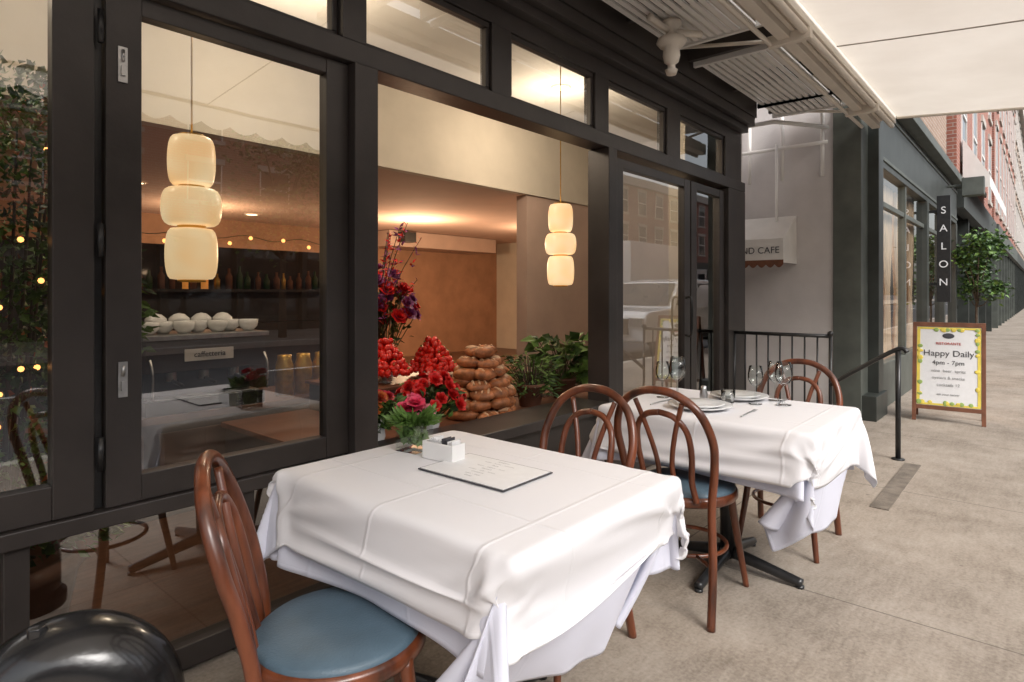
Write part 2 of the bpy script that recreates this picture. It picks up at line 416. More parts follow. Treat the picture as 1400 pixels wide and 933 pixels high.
def plate(x, y, r=.135, z=TOP):
    b = MB(); b.lathe([(.0001, 0), (r*.6, 0), (r, .018), (r, .021), (r*.62, .006), (.0001, .005)], n=40)
    return b.build("dinner_plate", ['porcelain'], loc=(x, y, z))
plate(2.70, 1.2, .145); plate(2.70, 1.2, .11, TOP+.0065).name = "side_plate"; plate(3.07, 1.16, .14); plate(3.07, 1.16, .105, TOP+.0065).name = "side_plate"
def wineglass(x, y, s=1.0):
    b = MB(); b.lathe([(.0001, .002), (.034, .002), (.036, .004), (.008, .009), (.004, .02), (.004, .09), (.01, .10), (.03, .115), (.04, .14), (.041, .165), (.033, .215), (.0325, .215), (.0395, .165), (.0385, .14), (.029, .117), (.0001, .105)], n=24)
    o = b.build("wine_glass", ['clear'], loc=(x, y, TOP)); o.scale = (s, s, s)
wineglass(2.80, 1.36); wineglass(2.92, 1.42, .95); wineglass(3.02, .93, .95); wineglass(3.12, 1.0, .9); wineglass(2.96, 1.04, .85); wineglass(2.84, 1.46, .85)
for x, y, rz in ((2.70, .98, 2), (2.70, 1.40, -3), (3.08, .96, 4)):
    b = MB(); b.tube([(-.09, 0, .004), (0, 0, .006), (.06, 0, .004)], [.004, .003, .003], 0, 6, 3)
    for k in (-1, 0, 1): b.tube([(.06, k*.003, .004), (.075, k*.007, .004), (.11, k*.006, .005)], .0015, 0, 5, 3)
    b.build("fork", ['steel'], loc=(x, y, TOP), rz=rad(rz))
b = MB(); b.lathe([(.0001, 0), (.018, 0), (.02, .03), (.014, .055), (.014, .07), (.0001, .075)], n=16); b.build("salt_shaker", ['steel'], loc=(2.9, 1.27, TOP))
b = MB(); b.lathe([(.0001, 0), (.03, 0), (.034, .06), (.031, .06), (.027, .008), (.0001, .008)], n=20); b.build("candle_holder", ['clear'], loc=(2.93, 1.16, TOP))

# ---------------------------------------------------------------- restaurant facade
W = 2.2
rest = empty("restaurant_building")
b = MB()
F0, F1 = W-.035, W+.06
b.box(-3, 1.46, F0-.01, F1, .575, .625)
b.box(-3, 5.82, W-.06, F1+.02, 2.235, 2.325)
b.box(-3, 5.82, W-.02, F1+.01, 2.70, 2.80)
b.box(-3, 5.85, W-.08, F1, 2.803, 2.86)
b.box(-3, 5.88, W-.13, F1, 2.863, 2.94)
b.box(-3, 5.80, W-.015, F1, .02, .10)
b.box(1.47, 1.585, W-.075, F1+.03, 0, 2.233)
b.box(1.43, 1.545, W-.05, F1, 2.327, 2.698)
b.box(3.40, 3.50, W-.075, F1+.03, 0, 2.233)
b.box(5.42, 5.82, W-.06, F1+.03, 0, 2.233)
for x0, x1 in ((-.9, -.8), (.52, .62), (2.34, 2.49), (3.31, 3.47), (4.30, 4.52), (5.42, 5.8)): b.box(x0, x1, W-.03, F1, 2.327, 2.698)
for x0, x1 in ((-.8, .52), (.62, 1.43), (1.545, 2.34), (2.49, 3.31), (3.47, 4.30), (4.52, 5.42)):
    for q in ((x0, x1, 2.328, 2.358), (x0, x1, 2.668, 2.697), (x0, x0+.028, 2.359, 2.667), (x1-.028, x1, 2.359, 2.667)):
        b.box(q[0]+.001, q[1]-.001, W-.012, W+.03, q[2], q[3])
b.box(1.588, 3.398, W-.10, W+.2, .53, .585)
b.box(1.588, 3.398, W-.01, W+.03, .102, .528)
b.build("window_frames", ['black'], rest, bevel=.004)
def sash(x0, x1, z0, z1, s, bt=None, y=W, mi='black', nm="sash"):
    bt = bt or s; b = MB()
    b.box(x0, x0+s, y-.028, y+.028, z0, z1); b.box(x1-s, x1, y-.028, y+.028, z0, z1)
    b.box(x0+s, x1-s, y-.026, y+.026, z0, z0+bt); b.box(x0+s, x1-s, y-.026, y+.026, z1-s*.6, z1)
    b.build(nm, [mi], rest, bevel=.003)
sash(-.55, .573, .628, 2.232, .105, .10)
sash(-2.2, -.56, .628, 2.232, .105, .10)
sash(.602, 1.468, .628, 2.232, .10, .085)
b = MB(); b.box(.576, .599, W+.0, W+.03, .628, 2.23); b.build("hinge_gap", ['blackiron'], rest)
b = MB()
for z in (1.02, 2.0):
    b.box(.634, .660, W-.034, W-.0285, z-.055, z+.055, 0); b.box(.641, .653, W-.042, W-.0345, z-.035, z-.005, 0)
    b.tube([(.647, W-.038, z+.01), (.647, W-.038, z+.045)], .0045, 0, 8, 1)
b.build("flush_bolts", ['steel'], rest)
b = MB()
for z in (.8, 1.45, 2.1): b.tube([(.587, W-.036, z-.05), (.587, W-.036, z+.05)], .009, 0, 8, 1)
b.build("hinges", ['blackiron'], rest)
def pane(nm, x0, x1, z0, z1, mt='glass', y=W):
    b = MB(); b.quad((x0, y, z0), (x1, y, z0), (x1, y, z1), (x0, y, z1)); b.build(nm, [mt], rest)
pane("window_glass", -.45, .47, .72, 2.18); pane("window_glass", -2.1, -.66, .72, 2.18); pane("window_glass", .70, 1.37, .71, 2.18)
for x0, x1 in ((-.8, .52), (.62, 1.43), (1.545, 2.34), (2.49, 3.31), (3.47, 4.30), (4.52, 5.42)): pane("transom_glass", x0+.02, x1-.02, 2.35, 2.675, 'tglass', W+.005)
b = MB()
for x in (-.95, -.2, .36, 1.02): b.box(x, x+.06, W-.01, W+.04, .102, .573)
b.build("lower_muntins", ['black'], rest, bevel=.003)
pane("lower_glass", -3, 1.47, .10, .576, 'glass', W+.02)
for x0, x1 in ((3.55, 4.70), (4.72, 5.40)):
    sash(x0, x1, .03, 2.2, .105, .22, nm="door_leaf"); pane("door_glass", x0+.1, x1-.1, .24, 2.14)
b = MB(); b.box(3.505, 3.547, W-.04, F1, 0, 2.233); b.build("door_jamb", ['black'], rest, bevel=.003)
b = MB(); b.tube([(4.61, W-.03, .95), (4.61, W-.08, .97), (4.61, W-.08, 1.23), (4.61, W-.03, 1.25)], .01, 0, 8); b.build("door_pull", ['blackiron'], rest)
b = MB(); b.box(-8, 5.9, W+.05, 12, 3.30, 8.5, 0); b.box(-8, -3.0, W, 12, 0, 3.3, 0)
b.box(-8, 7.0, W-.04, 12.0, 8.5, 8.9, 1)
for i in range(4):
    x = -5.5+i*2.9; z = 4.6
    b.box(x-.1, x+1.3, W-.03, W+.1, z-.12, z, 1); b.box(x, x+1.2, W+.03, W+.1, z+.01, z+1.9, 2); b.box(x-.05, x+1.25, W+.0, W+.08, z+.93, z+.99, 3)
b.build("upper_storeys", ['brick', 'stone', 'carglass', 'white'], rest)
b = MB()
b.box(-3, 5.9, W-.14, W+.05, 2.943, 3.29, 0)
b.box(-3, 6.9, 1.25, 2.05, 3.18, 3.22, 1)
for i in range(11):
    b.box(-2.8+i*.9, -2.76+i*.9, 1.36, 2.055, 3.05, 3.17, 0)
b.build("soffit", ['black', 'cream'], rest)
b = MB()
for k in range(6):
    x0 = -2.7+k*1.8
    x1 = min(x0+1.35, 5.85)
    for i in range(11):
        y = 1.42+i*.055
        b.box(x0, x1, y, y+.034, 3.03+.001*i, 3.045+.001*i, 0)
    for xx in (x0-.03, x1): b.box(xx, xx+.03, 1.38, 2.04, 3.02, 3.06, 0)
b.build("louvre_slats", ['white'], rest)

# ---------------------------------------------------------------- interior
b = MB()
b.box(-3, 5.8, W+.1, 9.6, 0, .02, 0)
b.box(5.8, 10.5, 2.95, 9.6, 0, .02, 0)
b.build("interior_floor", ['floorwood'], rest)
b = MB()
b.box(-3, 5.85, W+.062, 2.9, 3.2, 3.28, 3); b.box(-3, 10.5, 2.9, 4.4, 3.2, 3.28, 3)
b.box(-3, 10.5, 4.4, 4.5, 2.40, 3.28, 0)
b.box(-3, 10.5, 4.5, 9.6, 2.42, 2.50, 1)
b.box(-3.1, -3, W+.06, 9.6, 0, 3.28, 0); b.box(10.5, 10.6, 2.8, 9.6, 0, 3.28, 0)
b.box(5.35, 10.5, 4.43, 4.58, .02, 2.399, 4)
b.box(5.86, 10.5, 2.86, 2.93, 0, 3.28, 0)
b.box(-3, 10.5, 9.6, 9.7, 0, 2.5, 2)
b.box(6.8, 9.6, 8.8, 9.59, 2.13, 2.41, 4)
b.box(5.83, 5.86, W+.06, 2.93, 0, 3.28, 0)
b.build("interior_walls", ['beige', 'ceil', 'tan', 'ceilw', 'pinkwall'], rest)
b = MB()
for x, y, zc in ((6.16, 7.3, 2.42), (4.2, 8.6, 2.42), (2.2, 7.0, 2.42), (8.3, 6.5, 2.42), (2.0, 3.4, 3.2), (4.6, 3.4, 3.2), (0, 3.3, 3.2)):
    b.lathe([(.0001, 0), (.06, 0), (.075, -.004)], (x, y, zc-.008), 0, 16); b.lathe([(.075, -.004), (.095, -.006), (.1, 0.005)], (x, y, zc-.008), 1, 16)
b.build("downlights", ['downlight', 'white'], rest)
b = MB(); b.box(7.0, 7.25, 8.6, 8.8, 2.2, 2.38); b.tube([(7.12, 8.7, 2.38), (7.12, 8.7, 2.42)], .02, 0, 8, 1); b.build("wall_speaker", ['blackiron'], rest)
def plight(x, y, z, e_, r=.12, col=(1, .66, .40)):
    l = bpy.data.lights.new("lamp_and_fill", 'POINT'); l.energy = e_; l.color = col; l.shadow_soft_size = r
    o = bpy.data.objects.new("lamp_and_fill_light", l); C.objects.link(o); o.location = (x, y, z); o.parent = rest
for x, y, en in ((6.16, 7.3, 125), (3.4, 8.2, 60), (8.3, 6.5, 80)): plight(x, y, 1.95, en, .15)  # points for the back-room downlights, hung lower where no lamp stands
for x, y, en in ((2.0, 3.4, 36), (4.6, 3.4, 44), (0, 3.3, 24)): plight(x, y, 2.75, en, .12, (1, .80, .60))  # added fill to brighten bulkhead and shrub, with downlights put in above
def pendant(x, y):
    e = empty("pendant_lantern", (x, y, 0))
    b = MB(); prof = []
    def lobe(z0, z1, r, rn):
        for i in range(13):
            u = i/12; a = math.pi*u
            prof.append((rn+(r-rn)*min(1, (math.sin(a))**.38), z1-(z1-z0)*(1-math.cos(a))/2))
    lobe(1.745, 1.955, .093, .045); lobe(1.575, 1.735, .118, .05); lobe(1.345, 1.565, .102, .05)
    prof = [(.0001, 1.955)]+prof+[(.0001, 1.345)]
    b.lathe(prof, n=32); b.build("opal_shade", ['opal'], e)
    b = MB()
    for z, r in ((1.74, .052), (1.57, .056), (1.341, .055), (1.958, .05)): b.lathe([(r-.01, -.005), (r, -.005), (r, .005), (r-.01, .005)], (0, 0, z), 0, 24)
    b.tube([(0, 0, 1.955), (0, 0, 3.2)], .004, 0, 6, 1); b.build("cord_and_rings", ['gold'], e)
pendant(1.08, 2.75); pendant(3.72, 2.75)
e = empty("bar_counter")
b = MB(); b.box(.2, 3.3, 3.75, 4.3, .02, .56, 0); b.box(.15, 3.35, 3.70, 4.32, .56, .60, 1)
for i in range(6): b.box(.3+i*.5, .72+i*.5, 3.742, 3.75, .1, .5, 1)
b.build("counter_body", ['darkint', 'floorwood'], e, bevel=.004)
e = empty("espresso_machine")
b = MB(); b.box(1.22, 1.90, 3.72, 4.15, .602, .68, 0); b.box(1.25, 1.87, 3.86, 4.15, .682, .84, 0); b.box(1.22, 1.90, 3.72, 4.15, .84, 1.02, 3); b.box(1.20, 1.92, 3.70, 4.17, 1.022, 1.05, 1)
for x in (1.38, 1.56, 1.74): b.tube([(x, 3.80, .84), (x, 3.80, .78)], .03, 1, 12, 1); b.tube([(x, 3.78, .785), (x, 3.64, .77)], .011, 0, 8, 1)
b.box(1.42, 1.70, 3.712, 3.719, .895, .965, 2); b.box(1.25, 1.87, 3.74, 3.84, .682, .69, 1)
for x in (1.235, 1.885): b.tube([(x, 3.70, .92), (x, 3.66, .85), (x, 3.66, .70)], .007, 1, 8)
b.build("machine_body", ['blackiron', 'steel', 'white', 'darkint'], e, bevel=.006)
text("nameplate", "caffetteria", (1.56, 3.709, .918), (rad(90), 0, 0), .045, 'ink', e)
for i in range(7):
    b = MB(); b.lathe([(.0001, 0), (.03, 0), (.055, .03), (.06, .07), (.055, .07), (.02, .01), (.0001, .01)], n=16); b.build("ceramic_bowl", ['porcelain'], loc=(1.27+i*.097, 3.84+.05*(i % 2), 1.052))
for i in range(4):
    b = MB(); b.lathe([(.0001, .0), (.06, 0), (.058, .03), (.03, .055), (.0001, .062)], n=16); b.build("ceramic_bowl", ['porcelain'], loc=(1.36+i*.13, 3.98, 1.105))
for i in range(3):
    b = MB(); b.lathe([(.0001, 0), (.06, 0), (.06, .2), (.045, .24), (.045, .27), (.0001, .275)], n=14); b.build("gold_tin", ['gold'], loc=(2.12+i*.14, 3.88, .60))
e = empty("back_bar_shelf")
b = MB(); b.box(-.5, 5.0, 6.7, 7.0, .02, .95, 0); b.box(-.5, 5.0, 6.8, 7.0, 1.30, 1.33, 0); b.box(-.5, 5.0, 6.98, 7.0, .95, 1.8, 0)
b.build("shelf_boards", ['darkint'], e)
b = MB()
x = -.4
while x < 4.9:
    h = R.uniform(.16, .26); r = R.uniform(.025, .038); mi = R.choice((0, 1, 1, 2, 3, 3))
    b.lathe([(.0001, 0), (r, 0), (r, h*.6), (r*.4, h*.78), (r*.4, h), (.0001, h)], (x, 6.88, 1.33), mi, 10); x += R.uniform(.08, .14)
for i in range(16): b.sph((-.3+i*.33+R.uniform(-.06, .06), 6.75, 1.86+R.uniform(-.05, .05)), .022, 4, 8, 6)
b.tube([(-.4+i*.33, 6.76, 1.88+.05*(i % 2)) for i in range(17)], .004, 3, 5, 4)
b.build("bottles_and_string_lights", ['amber', 'terra', 'gold', 'leafd', 'fairy'], e)

# ---------------------------------------------------------------- window display
e = empty("display_counter")
b = MB(); b.box(1.62, 3.9, 2.42, 3.65, .02, .50, 0); b.box(1.6, 3.92, 2.41, 3.66, .50, .53, 1); b.box(2.15, 3.35, 3.0, 3.62, .532, .70, 0); b.box(2.13, 3.37, 2.98, 3.64, .701, .72, 1)
b.build("counter_body", ['darkint', 'wood2'], e, bevel=.003)
e = empty("bread_stack", (2.74, 2.64, .532))
b = MB()
def loaf(x, y, z, rz, tilt):
    rot = Matrix.Rotation(rz, 3, 'Z') @ Matrix.Rotation(tilt, 3, 'X')
    k = R.uniform(.92, 1.12)
    b.sph((x, y, z), (.080*k, .052*k, .034*k), 0, 14, 8, rot, .03)
    for s in (-1, 0, 1):
        c = rot @ Vector((s*.036, 0, .025)); b.sph((x+c.x, y+c.y, z+c.z), (.009, .034, .012), 1, 8, 6, rot)
z = .03
for lv, (n, r) in enumerate(((9, .185), (9, .175), (8, .165), (7, .145), (7, .125), (5, .10), (3, .055))):
    for q in range(n):
        a = 2*math.pi*q/n+lv*.37+R.uniform(-.1, .1); rj = r+R.uniform(-.012, .01); loaf(rj*math.cos(a), rj*math.sin(a), z+R.uniform(-.01, .01), a+1.57+R.uniform(-.5, .5), R.uniform(-.4, .4))
    if r > .1:
        for q in range(3): loaf(.06*math.cos(q*2.1), .06*math.sin(q*2.1), z, R.uniform(0, 3), 0)
    z += .060
b.build("loaves", ['bread', 'breadlight'], e)
def berries(x, y, z):
    e = empty("strawberry_pyramid", (x, y, z)); b = MB()
    b.lathe([(.0001, 0), (.05, 0), (.02, .012), (.015, .03), (.12, .05), (.16, .058), (.0001, .052)], n=24, mi=1)
    h = .07; lv = 0
    while h < .27:
        r = .15*(1-(h-.07)/.24); n = max(1, int(2*math.pi*r/.042))
        for q in range(n):
            a = 2*math.pi*q/n+lv*.5+R.uniform(-.1, .1); rot = Matrix.Rotation(R.uniform(-1, 1), 3, 'X') @ Matrix.Rotation(R.uniform(-1, 1), 3, 'Y')
            rj = r+R.uniform(-.012, .01)
            b.sph((rj*math.cos(a), rj*math.sin(a), h+R.uniform(-.008, .008)), (.022, .021, .029), 0, 9, 6, rot)
            if q % 3 == 0: b.leaf((rj*math.cos(a), rj*math.sin(a), h+.02), (math.cos(a), math.sin(a), .4), .025, .007, 2)
        h += .031; lv += 1
    b.build("berries", ['berry', 'porcelain', 'leafl'], e)
berries(2.42, 3.18, .72); berries(2.86, 3.22, .70)
def bouquet(name, x, y, z, rr, h, n, mi_cols, leafn=150, vase=True, rose=.035):
    e = empty(name, (x, y, z)); b = MB()
    if vase:
        b.lathe([(.0001, 0), (.04, 0), (.055, .05), (.05, .11), (.035, .14), (.03, .14)], n=20); b.build("vase", ['porcelain'], e); b = MB()
    for i in range(n):
        a = R.uniform(0, 6.28); q = R.uniform(0, 1)**.5*rr; hh = h*(1-.45*(q/rr)**2)*R.uniform(.85, 1.05)
        c = (q*math.cos(a), q*math.sin(a), hh); b.tube([(0, 0, .08), (c[0]*.5, c[1]*.5, hh*.6), (c[0], c[1], hh)], .002, len(mi_cols), 4, 3)
        for k in range(2): b.rose(c, rose*(1-.25*k)*R.uniform(.8, 1.15), R.randrange(len(mi_cols)), (math.cos(a)*q/rr, math.sin(a)*q/rr-.3, .8))
    for i in range(leafn):
        a = R.uniform(0, 6.28); q = R.uniform(.1, 1)*rr
        b.leaf((q*math.cos(a)*.8, q*math.sin(a)*.8, R.uniform(.3, .85)*h), (math.cos(a), math.sin(a), R.uniform(-.4, 1.3)), R.uniform(.04, .08), .014, len(mi_cols)+(i % 2))
    b.build("blooms", mi_cols+['leafd', 'leafl'], e); return e
bouquet("red_rose_bouquet", 2.20, 2.50, .53, .19, .32, 65, ['red', 'red', 'red'], 120)
bouquet("red_rose_bouquet", 1.84, 2.50, .53, .15, .27, 18, ['red', 'pink', 'leafo'], 420)
bouquet("tall_flower_arrangement", 2.62, 3.42, .72, .20, .74, 55, ['red', 'red', 'purple'], 200, True, .05)
e = empty("branch_spray", (2.55, 3.45, .80)); b = MB()
for i in range(34):
    a = R.uniform(0, 6.28); r = R.uniform(.1, .38); h = R.uniform(.5, .95)
    b.tube([(0, 0, 0), (r*.4*math.cos(a), r*.4*math.sin(a), h*.6), (r*math.cos(a), r*math.sin(a), h)], [.004, .002], 0, 5, 3)
    for k in range(18):
        u = R.uniform(.5, 1); b.leaf((r*u*math.cos(a), r*u*math.sin(a), h*u), (R.uniform(-1, 1), R.uniform(-1, 1), R.uniform(0, 1)), .045, .008, 1+k % 2)
b.build("branches", ['bark', 'purple', 'red'], e)
def plant(name, x, y, z, r, h, n, L, wd, mats, pot=True, zlo=.25):
    e = empty(name, (x, y, z)); b = MB()
    if pot:
        b.lathe([(.0001, 0), (.07, 0), (.095, .13), (.1, .13), (.1, .15), (.085, .15), (.08, .12), (.0001, .12)], n=24); b.build("pot", ['terra'], e); b = MB()
    for i in range(n):
        a = R.uniform(0, 6.28); q = r*R.uniform(.2, 1); zz = R.uniform(zlo, 1)*h
        p = (q*math.cos(a), q*math.sin(a), zz)
        if i % 3 == 0: b.tube([(0, 0, .1), (p[0]*.6, p[1]*.6, zz*.7), p], .003, 0, 4, 3)
        b.leaf(p, (math.cos(a), math.sin(a), R.uniform(-.5, .8)), L*R.uniform(.6, 1.2), wd*R.uniform(.7, 1.2), 1+R.randrange(len(mats)-1))
    b.build("leaves", mats, e); return e
plant("leafy_potted_plant", 3.60, 2.64, .53, .20, .42, 200, .12, .04, ['bark', 'leafd', 'leafl', 'leafl'])
plant("leafy_potted_plant", 3.20, 2.62, .53, .18, .33, 420, .07, .008, ['bark', 'leafl', 'leafd', 'leafl'])
e = empty("potted_shrub", (.42, 2.66, .02)); b = MB()
b.lathe([(.0001, 0), (.17, 0), (.235, .33), (.25, .33), (.25, .38), (.22, .38), (.21, .34), (.0001, .34)], n=32); b.build("pot", ['terra'], e)
b = MB()
for i in range(9):
    a = i*.7; b.tube([(0, 0, .3), (.08*math.cos(a), .08*math.sin(a), .9), (.15*math.cos(a), .15*math.sin(a), 1.8)], [.012, .003], 0, 6, 4)
for i in range(9000):
    a = R.uniform(0, 6.28); zz = R.uniform(.4, 2.0); lim = .38*(1-.3*abs(zz-1.1))*(1+.2*math.sin(zz*7+a*3)); q = lim*R.uniform(.3, 1)**.6
    mi = 3 if (R.random() < .03) else (1 if math.sin(zz*11+a*2) > .8 else 2)
    b.leaf((q*math.cos(a), q*math.sin(a), zz), (math.cos(a), math.sin(a), R.uniform(-.6, .9)), R.uniform(.03, .055), R.uniform(.009, .016), mi)
for i in range(46):
    a = R.uniform(3.4, 6.0); zz = R.uniform(.8, 1.8); q = .36*(1-.3*abs(zz-1.1)); b.sph((q*math.cos(a), q*math.sin(a), zz), .009, 4, 6, 4)
b.build("foliage_with_fairy_lights", ['bark', 'leafd', 'leafl', 'leafo', 'fairy'], e)

# ---------------------------------------------------------------- standpipe
e = empty("standpipe", (.41, 1.72, 0), rad(-30))
b = MB()
b.tube([(.13*math.cos(a*math.pi/10)*1.0, 0, .30+.13*math.sin(a*math.pi/10)) for a in range(11)], .105, 0, 28, 2)
b.tube([(-.13, 0, .30), (-.13, 0, 0)], .104, 0, 28, 1); b.tube([(.13, 0, .30), (.13, 0, .16)], .104, 0, 28, 1)
b.build("gooseneck_pipe", ['gloss'], e)
b = MB(); b.tube([(.13, 0, .15), (.13, 0, .19)], .122, 0, 28, 1); b.tube([(-.13, 0, .0), (-.13, 0, .04)], .14, 0, 28, 1); b.tube([(-.13, 0, .27), (-.13, 0, .30)], .116, 0, 28, 1)
for k in range(6):
    a = k*1.047; b.sph((-.13+.125*math.cos(a), .125*math.sin(a), .045), .012, 0, 8, 5)
b.tube([(-.06, -.03, .50), (-.06, -.03, .535)], .02, 0, 6, 1)
b.build("flanges", ['gloss'], e, bevel=.003)

# ---------------------------------------------------------------- awning
aw = empty("canvas_awning")
b = MB(); nx, ny = 44, 14; X0, X1, Y0, Y1 = -3.2, 7.2, 1.13, -.9; ZA, ZB = 3.06, 2.86
vs = []
for j in range(ny+1):
    for i in range(nx+1):
        u = i/nx; v_ = j/ny; x = X0+(X1-X0)*u
        sag = -.035*math.sin(math.pi*v_)*abs(math.sin(u*math.pi*4))
        vs.append((x, Y0+(Y1-Y0)*v_, ZA+(ZB-ZA)*v_+sag))
b.add(vs, [(j*(nx+1)+i, j*(nx+1)+i+1, (j+1)*(nx+1)+i+1, (j+1)*(nx+1)+i) for j in range(ny) for i in range(nx)], 0, True)
n = 260; vs = []
for i in range(n+1):
    x = X0+(X1-X0)*i/n; d = .14+.05*abs(math.sin(x*math.pi/.24)); yy = Y1-.012+.008*math.sin(x*9)
    vs += [(x, Y1, ZB), (x, yy, ZB-d*.5), (x, yy+.005*math.sin(x*23), ZB-d)]
b.add(vs, [f for i in range(n) for f in ((3*i, 3*i+3, 3*i+4, 3*i+1), (3*i+1, 3*i+4, 3*i+5, 3*i+2))], 0, True)
b.build("fabric", ['canvas'], aw)
b = MB()
for x in (-.4, 2.2, 4.85):
    pts = []
    for j in range(ny+1):
        v_ = j/ny; u = (x-X0)/(X1-X0); sag = -.035*math.sin(math.pi*v_)*abs(math.sin(u*math.pi*4)); pts.append((x, Y0+(Y1-Y0)*v_, ZA+(ZB-ZA)*v_+sag-.004))
    b.tube(pts, .005, 0, 6, 1)
b.build("seams", ['seam'], aw)
b = MB()
b.box(X0, X1+.02, 1.14, 1.22, 3.0, 3.14); b.box(X0, X1-.1, 1.255, 1.33, 2.95, 3.07); b.box(X0, X1-.2, 1.222, 1.252, 2.99, 3.03)
b.tube([(X0, 1.17, 2.975), (X1, 1.17, 2.975)], .024, 0, 14, 1); b.tube([(X0, 1.38, 2.94), (X1-.3, 1.38, 2.94)], .016, 0, 12, 1)
b.tube([(X0, Y1, ZB), (X1, Y1, ZB)], .02, 0, 12, 1); b.tube([(X1, Y0, ZA-.01), (X1, Y1, ZB-.01)], .014, 0, 10, 1)
for x in (-2.4, -.2, 2.0, 4.2, 6.3):
    b.box(x, x+.05, 1.13, 1.40, 2.92, 2.995); b.tube([(x+.03, 1.33, 2.96), (x+.03, 2.05, 3.1)], .014, 0, 8, 1)
b.build("awning_frame", ['cream'], aw, bevel=.004)
e = empty("soffit_lamp", (3.62, 1.80, 0)); b = MB()
b.lathe([(.0001, 3.02), (.06, 3.02), (.065, 2.99), (.035, 2.97), (.035, 2.93), (.085, 2.91), (.095, 2.885), (.075, 2.86), (.05, 2.85), (.055, 2.80), (.045, 2.76), (.025, 2.745), (.025, 2.72), (.04, 2.71), (.03, 2.68), (.0001, 2.675)], n=24)
b.tube([(-.2, .05, 3.0), (0, 0, 2.96), (.22, -.1, 2.98)], .022, 0, 10); b.build("lamp_body", ['cream'], e)

# ---------------------------------------------------------------- neighbours
nb = empty("neighbour_building")
b = MB()
b.box(7.0, 7.2, 1.662, 4.5, 0, 3.6, 0)
b.box(5.9, 7.0, 2.75, 2.85, -0.0, 3.6, 0)
b.box(5.83, 5.9, W+.0, 2.75, 0, 3.29, 0)
b.build("side_wall", ['plaster'], nb)
b = MB()
b.box(6.97, 7.28, 1.40, 1.66, 0, 3.3, 0); b.box(7.282, 7.52, 1.30, 1.6, 0, 3.3, 1)
b.box(7.0, 7.56, 1.27, 1.665, 0, .25, 1)
b.box(7.52, 15, 1.35, 1.45, 0, .5, 0); b.box(7.52, 15, 1.33, 1.7, 2.65, 3.35, 1); b.box(7.2, 15.05, 1.18, 1.7, 3.35, 3.48, 0)
for z in (2.72, 3.25): b.box(7.52, 15, 1.315, 1.33, z, z+.04, 0)
for x in (10.9, 12.9, 14.8): b.box(x, x+.18, 1.32, 1.6, 0, 2.65, 1)
for x in (7.52, 9.2, 11.08, 13.08): b.box(x+.002, x+.06, 1.345, 1.43, .5, 2.65, 0)
b.box(7.58, 10.9, 1.36, 1.43, 2.25, 2.31, 0); b.box(11.14, 12.9, 1.36, 1.43, 2.25, 2.31, 0)
b.box(7.2, 15, 1.5, 12, 3.48, 8, 2)
b.build("shopfront", ['greenpaint', 'darkgreen', 'brick2'], nb, bevel=.006)
b = MB(); b.quad((7.55, 1.39, .5), (15, 1.39, .5), (15, 1.39, 2.65), (7.55, 1.39, 2.65)); b.build("shop_glass", ['clear'], nb)
b = MB(); b.box(7.25, 15, 4.4, 4.5, 0, 3.3, 0); b.box(7.25, 15, 1.6, 4.5, 0, .02, 0); b.box(7.21, 15, 1.72, 4.5, 3.2, 3.3, 0); b.box(7.8, 8.8, 2.5, 3.4, .02, .8, 1); b.build("shop_interior", ['tan', 'wood2'], nb)
plight(8.8, 2.6, 2.4, 60); plight(12.5, 2.6, 2.4, 60)  # added fill inside the shop, no fixture behind it
b = MB()
for x0, x1 in ((7.62, 8.25), (8.55, 9.18), (9.3, 9.9), (10.3, 10.85), (11.2, 11.8)):
    n = 40; vs = []
    for i in range(n+1):
        x = x0+(x1-x0)*i/n; y = 1.50+.03*math.sin(i*1.3)
        for z, k in ((2.6, 1), (1.9, .8), (1.3, .3), (.95, .5), (.5, .75)): vs.append(((x0+x1)/2+(x-(x0+x1)/2)*k, y, z))
    b.add(vs, [f for i in range(n) for q in range(4) for f in ((5*i+q, 5*i+5+q, 5*i+6+q, 5*i+1+q),)], 0, True)
b.build("drapes", ['drape'], nb)
b = MB()
for y in (1.75, 2.15, 2.5): b.tube([(6.93, y, 2.5), (6.93, y, 3.2)], .02, 0, 8, 1)
b.tube([(6.92, 1.7, 3.0), (6.2, 2.0, 2.96), (6.2, 2.7, 2.96)], .022, 0, 8, 1); b.tube([(6.92, 1.7, 2.85), (6.92, 2.7, 2.85)], .02, 0, 8, 1)
b.tube([(6.9, 2.2, 2.9), (6.9, 2.2, 2.05), (6.9, 2.5, 2.0)], .016, 0, 8, 1)
b.build("pipes", ['white'], nb)
e = empty("entry_canopy"); b = MB()
ya, yb_ = 2.02, 2.72
b.add([(6.99, yb_, 2.12), (6.99, ya, 2.12), (6.55, ya, 1.85), (6.55, yb_, 1.85)], [(0, 1, 2, 3)], 0)
n = 70; vs = []
for i in range(n+1):
    y = ya+(yb_-ya)*i/n; vs += [(6.55, y, 1.85), (6.55, y, 1.63), (6.55, y, 1.585-.035*abs(math.sin(i*math.pi/8.75)))]
b.add(vs, [(3*i, 3*i+3, 3*i+4, 3*i+1) for i in range(n)], 0); b.add(vs, [(3*i+1, 3*i+4, 3*i+5, 3*i+2) for i in range(n)], 1)
b.add([(6.99, ya, 2.12), (6.99, ya, 1.60), (6.55, ya, 1.60), (6.55, ya, 1.85)], [(0, 1, 2, 3)], 0)
b.build("canopy_fabric", ['white', 'wood2'], e)
text("canopy_text", "GRAND CAFE", (6.545, 2.35, 1.70), (rad(90), 0, rad(-90)), .095, 'ink', e)
e = empty("blade_sign"); b = MB(); b.box(11.2, 11.28, 1.07, 1.24, 1.15, 2.75, 0); b.box(11.22, 11.26, 1.24, 1.34, 2.5, 2.54, 0); b.box(11.22, 11.26, 1.24, 1.34, 1.4, 1.44, 0); b.build("sign_panel", ['blackiron'], e, bevel=.004)
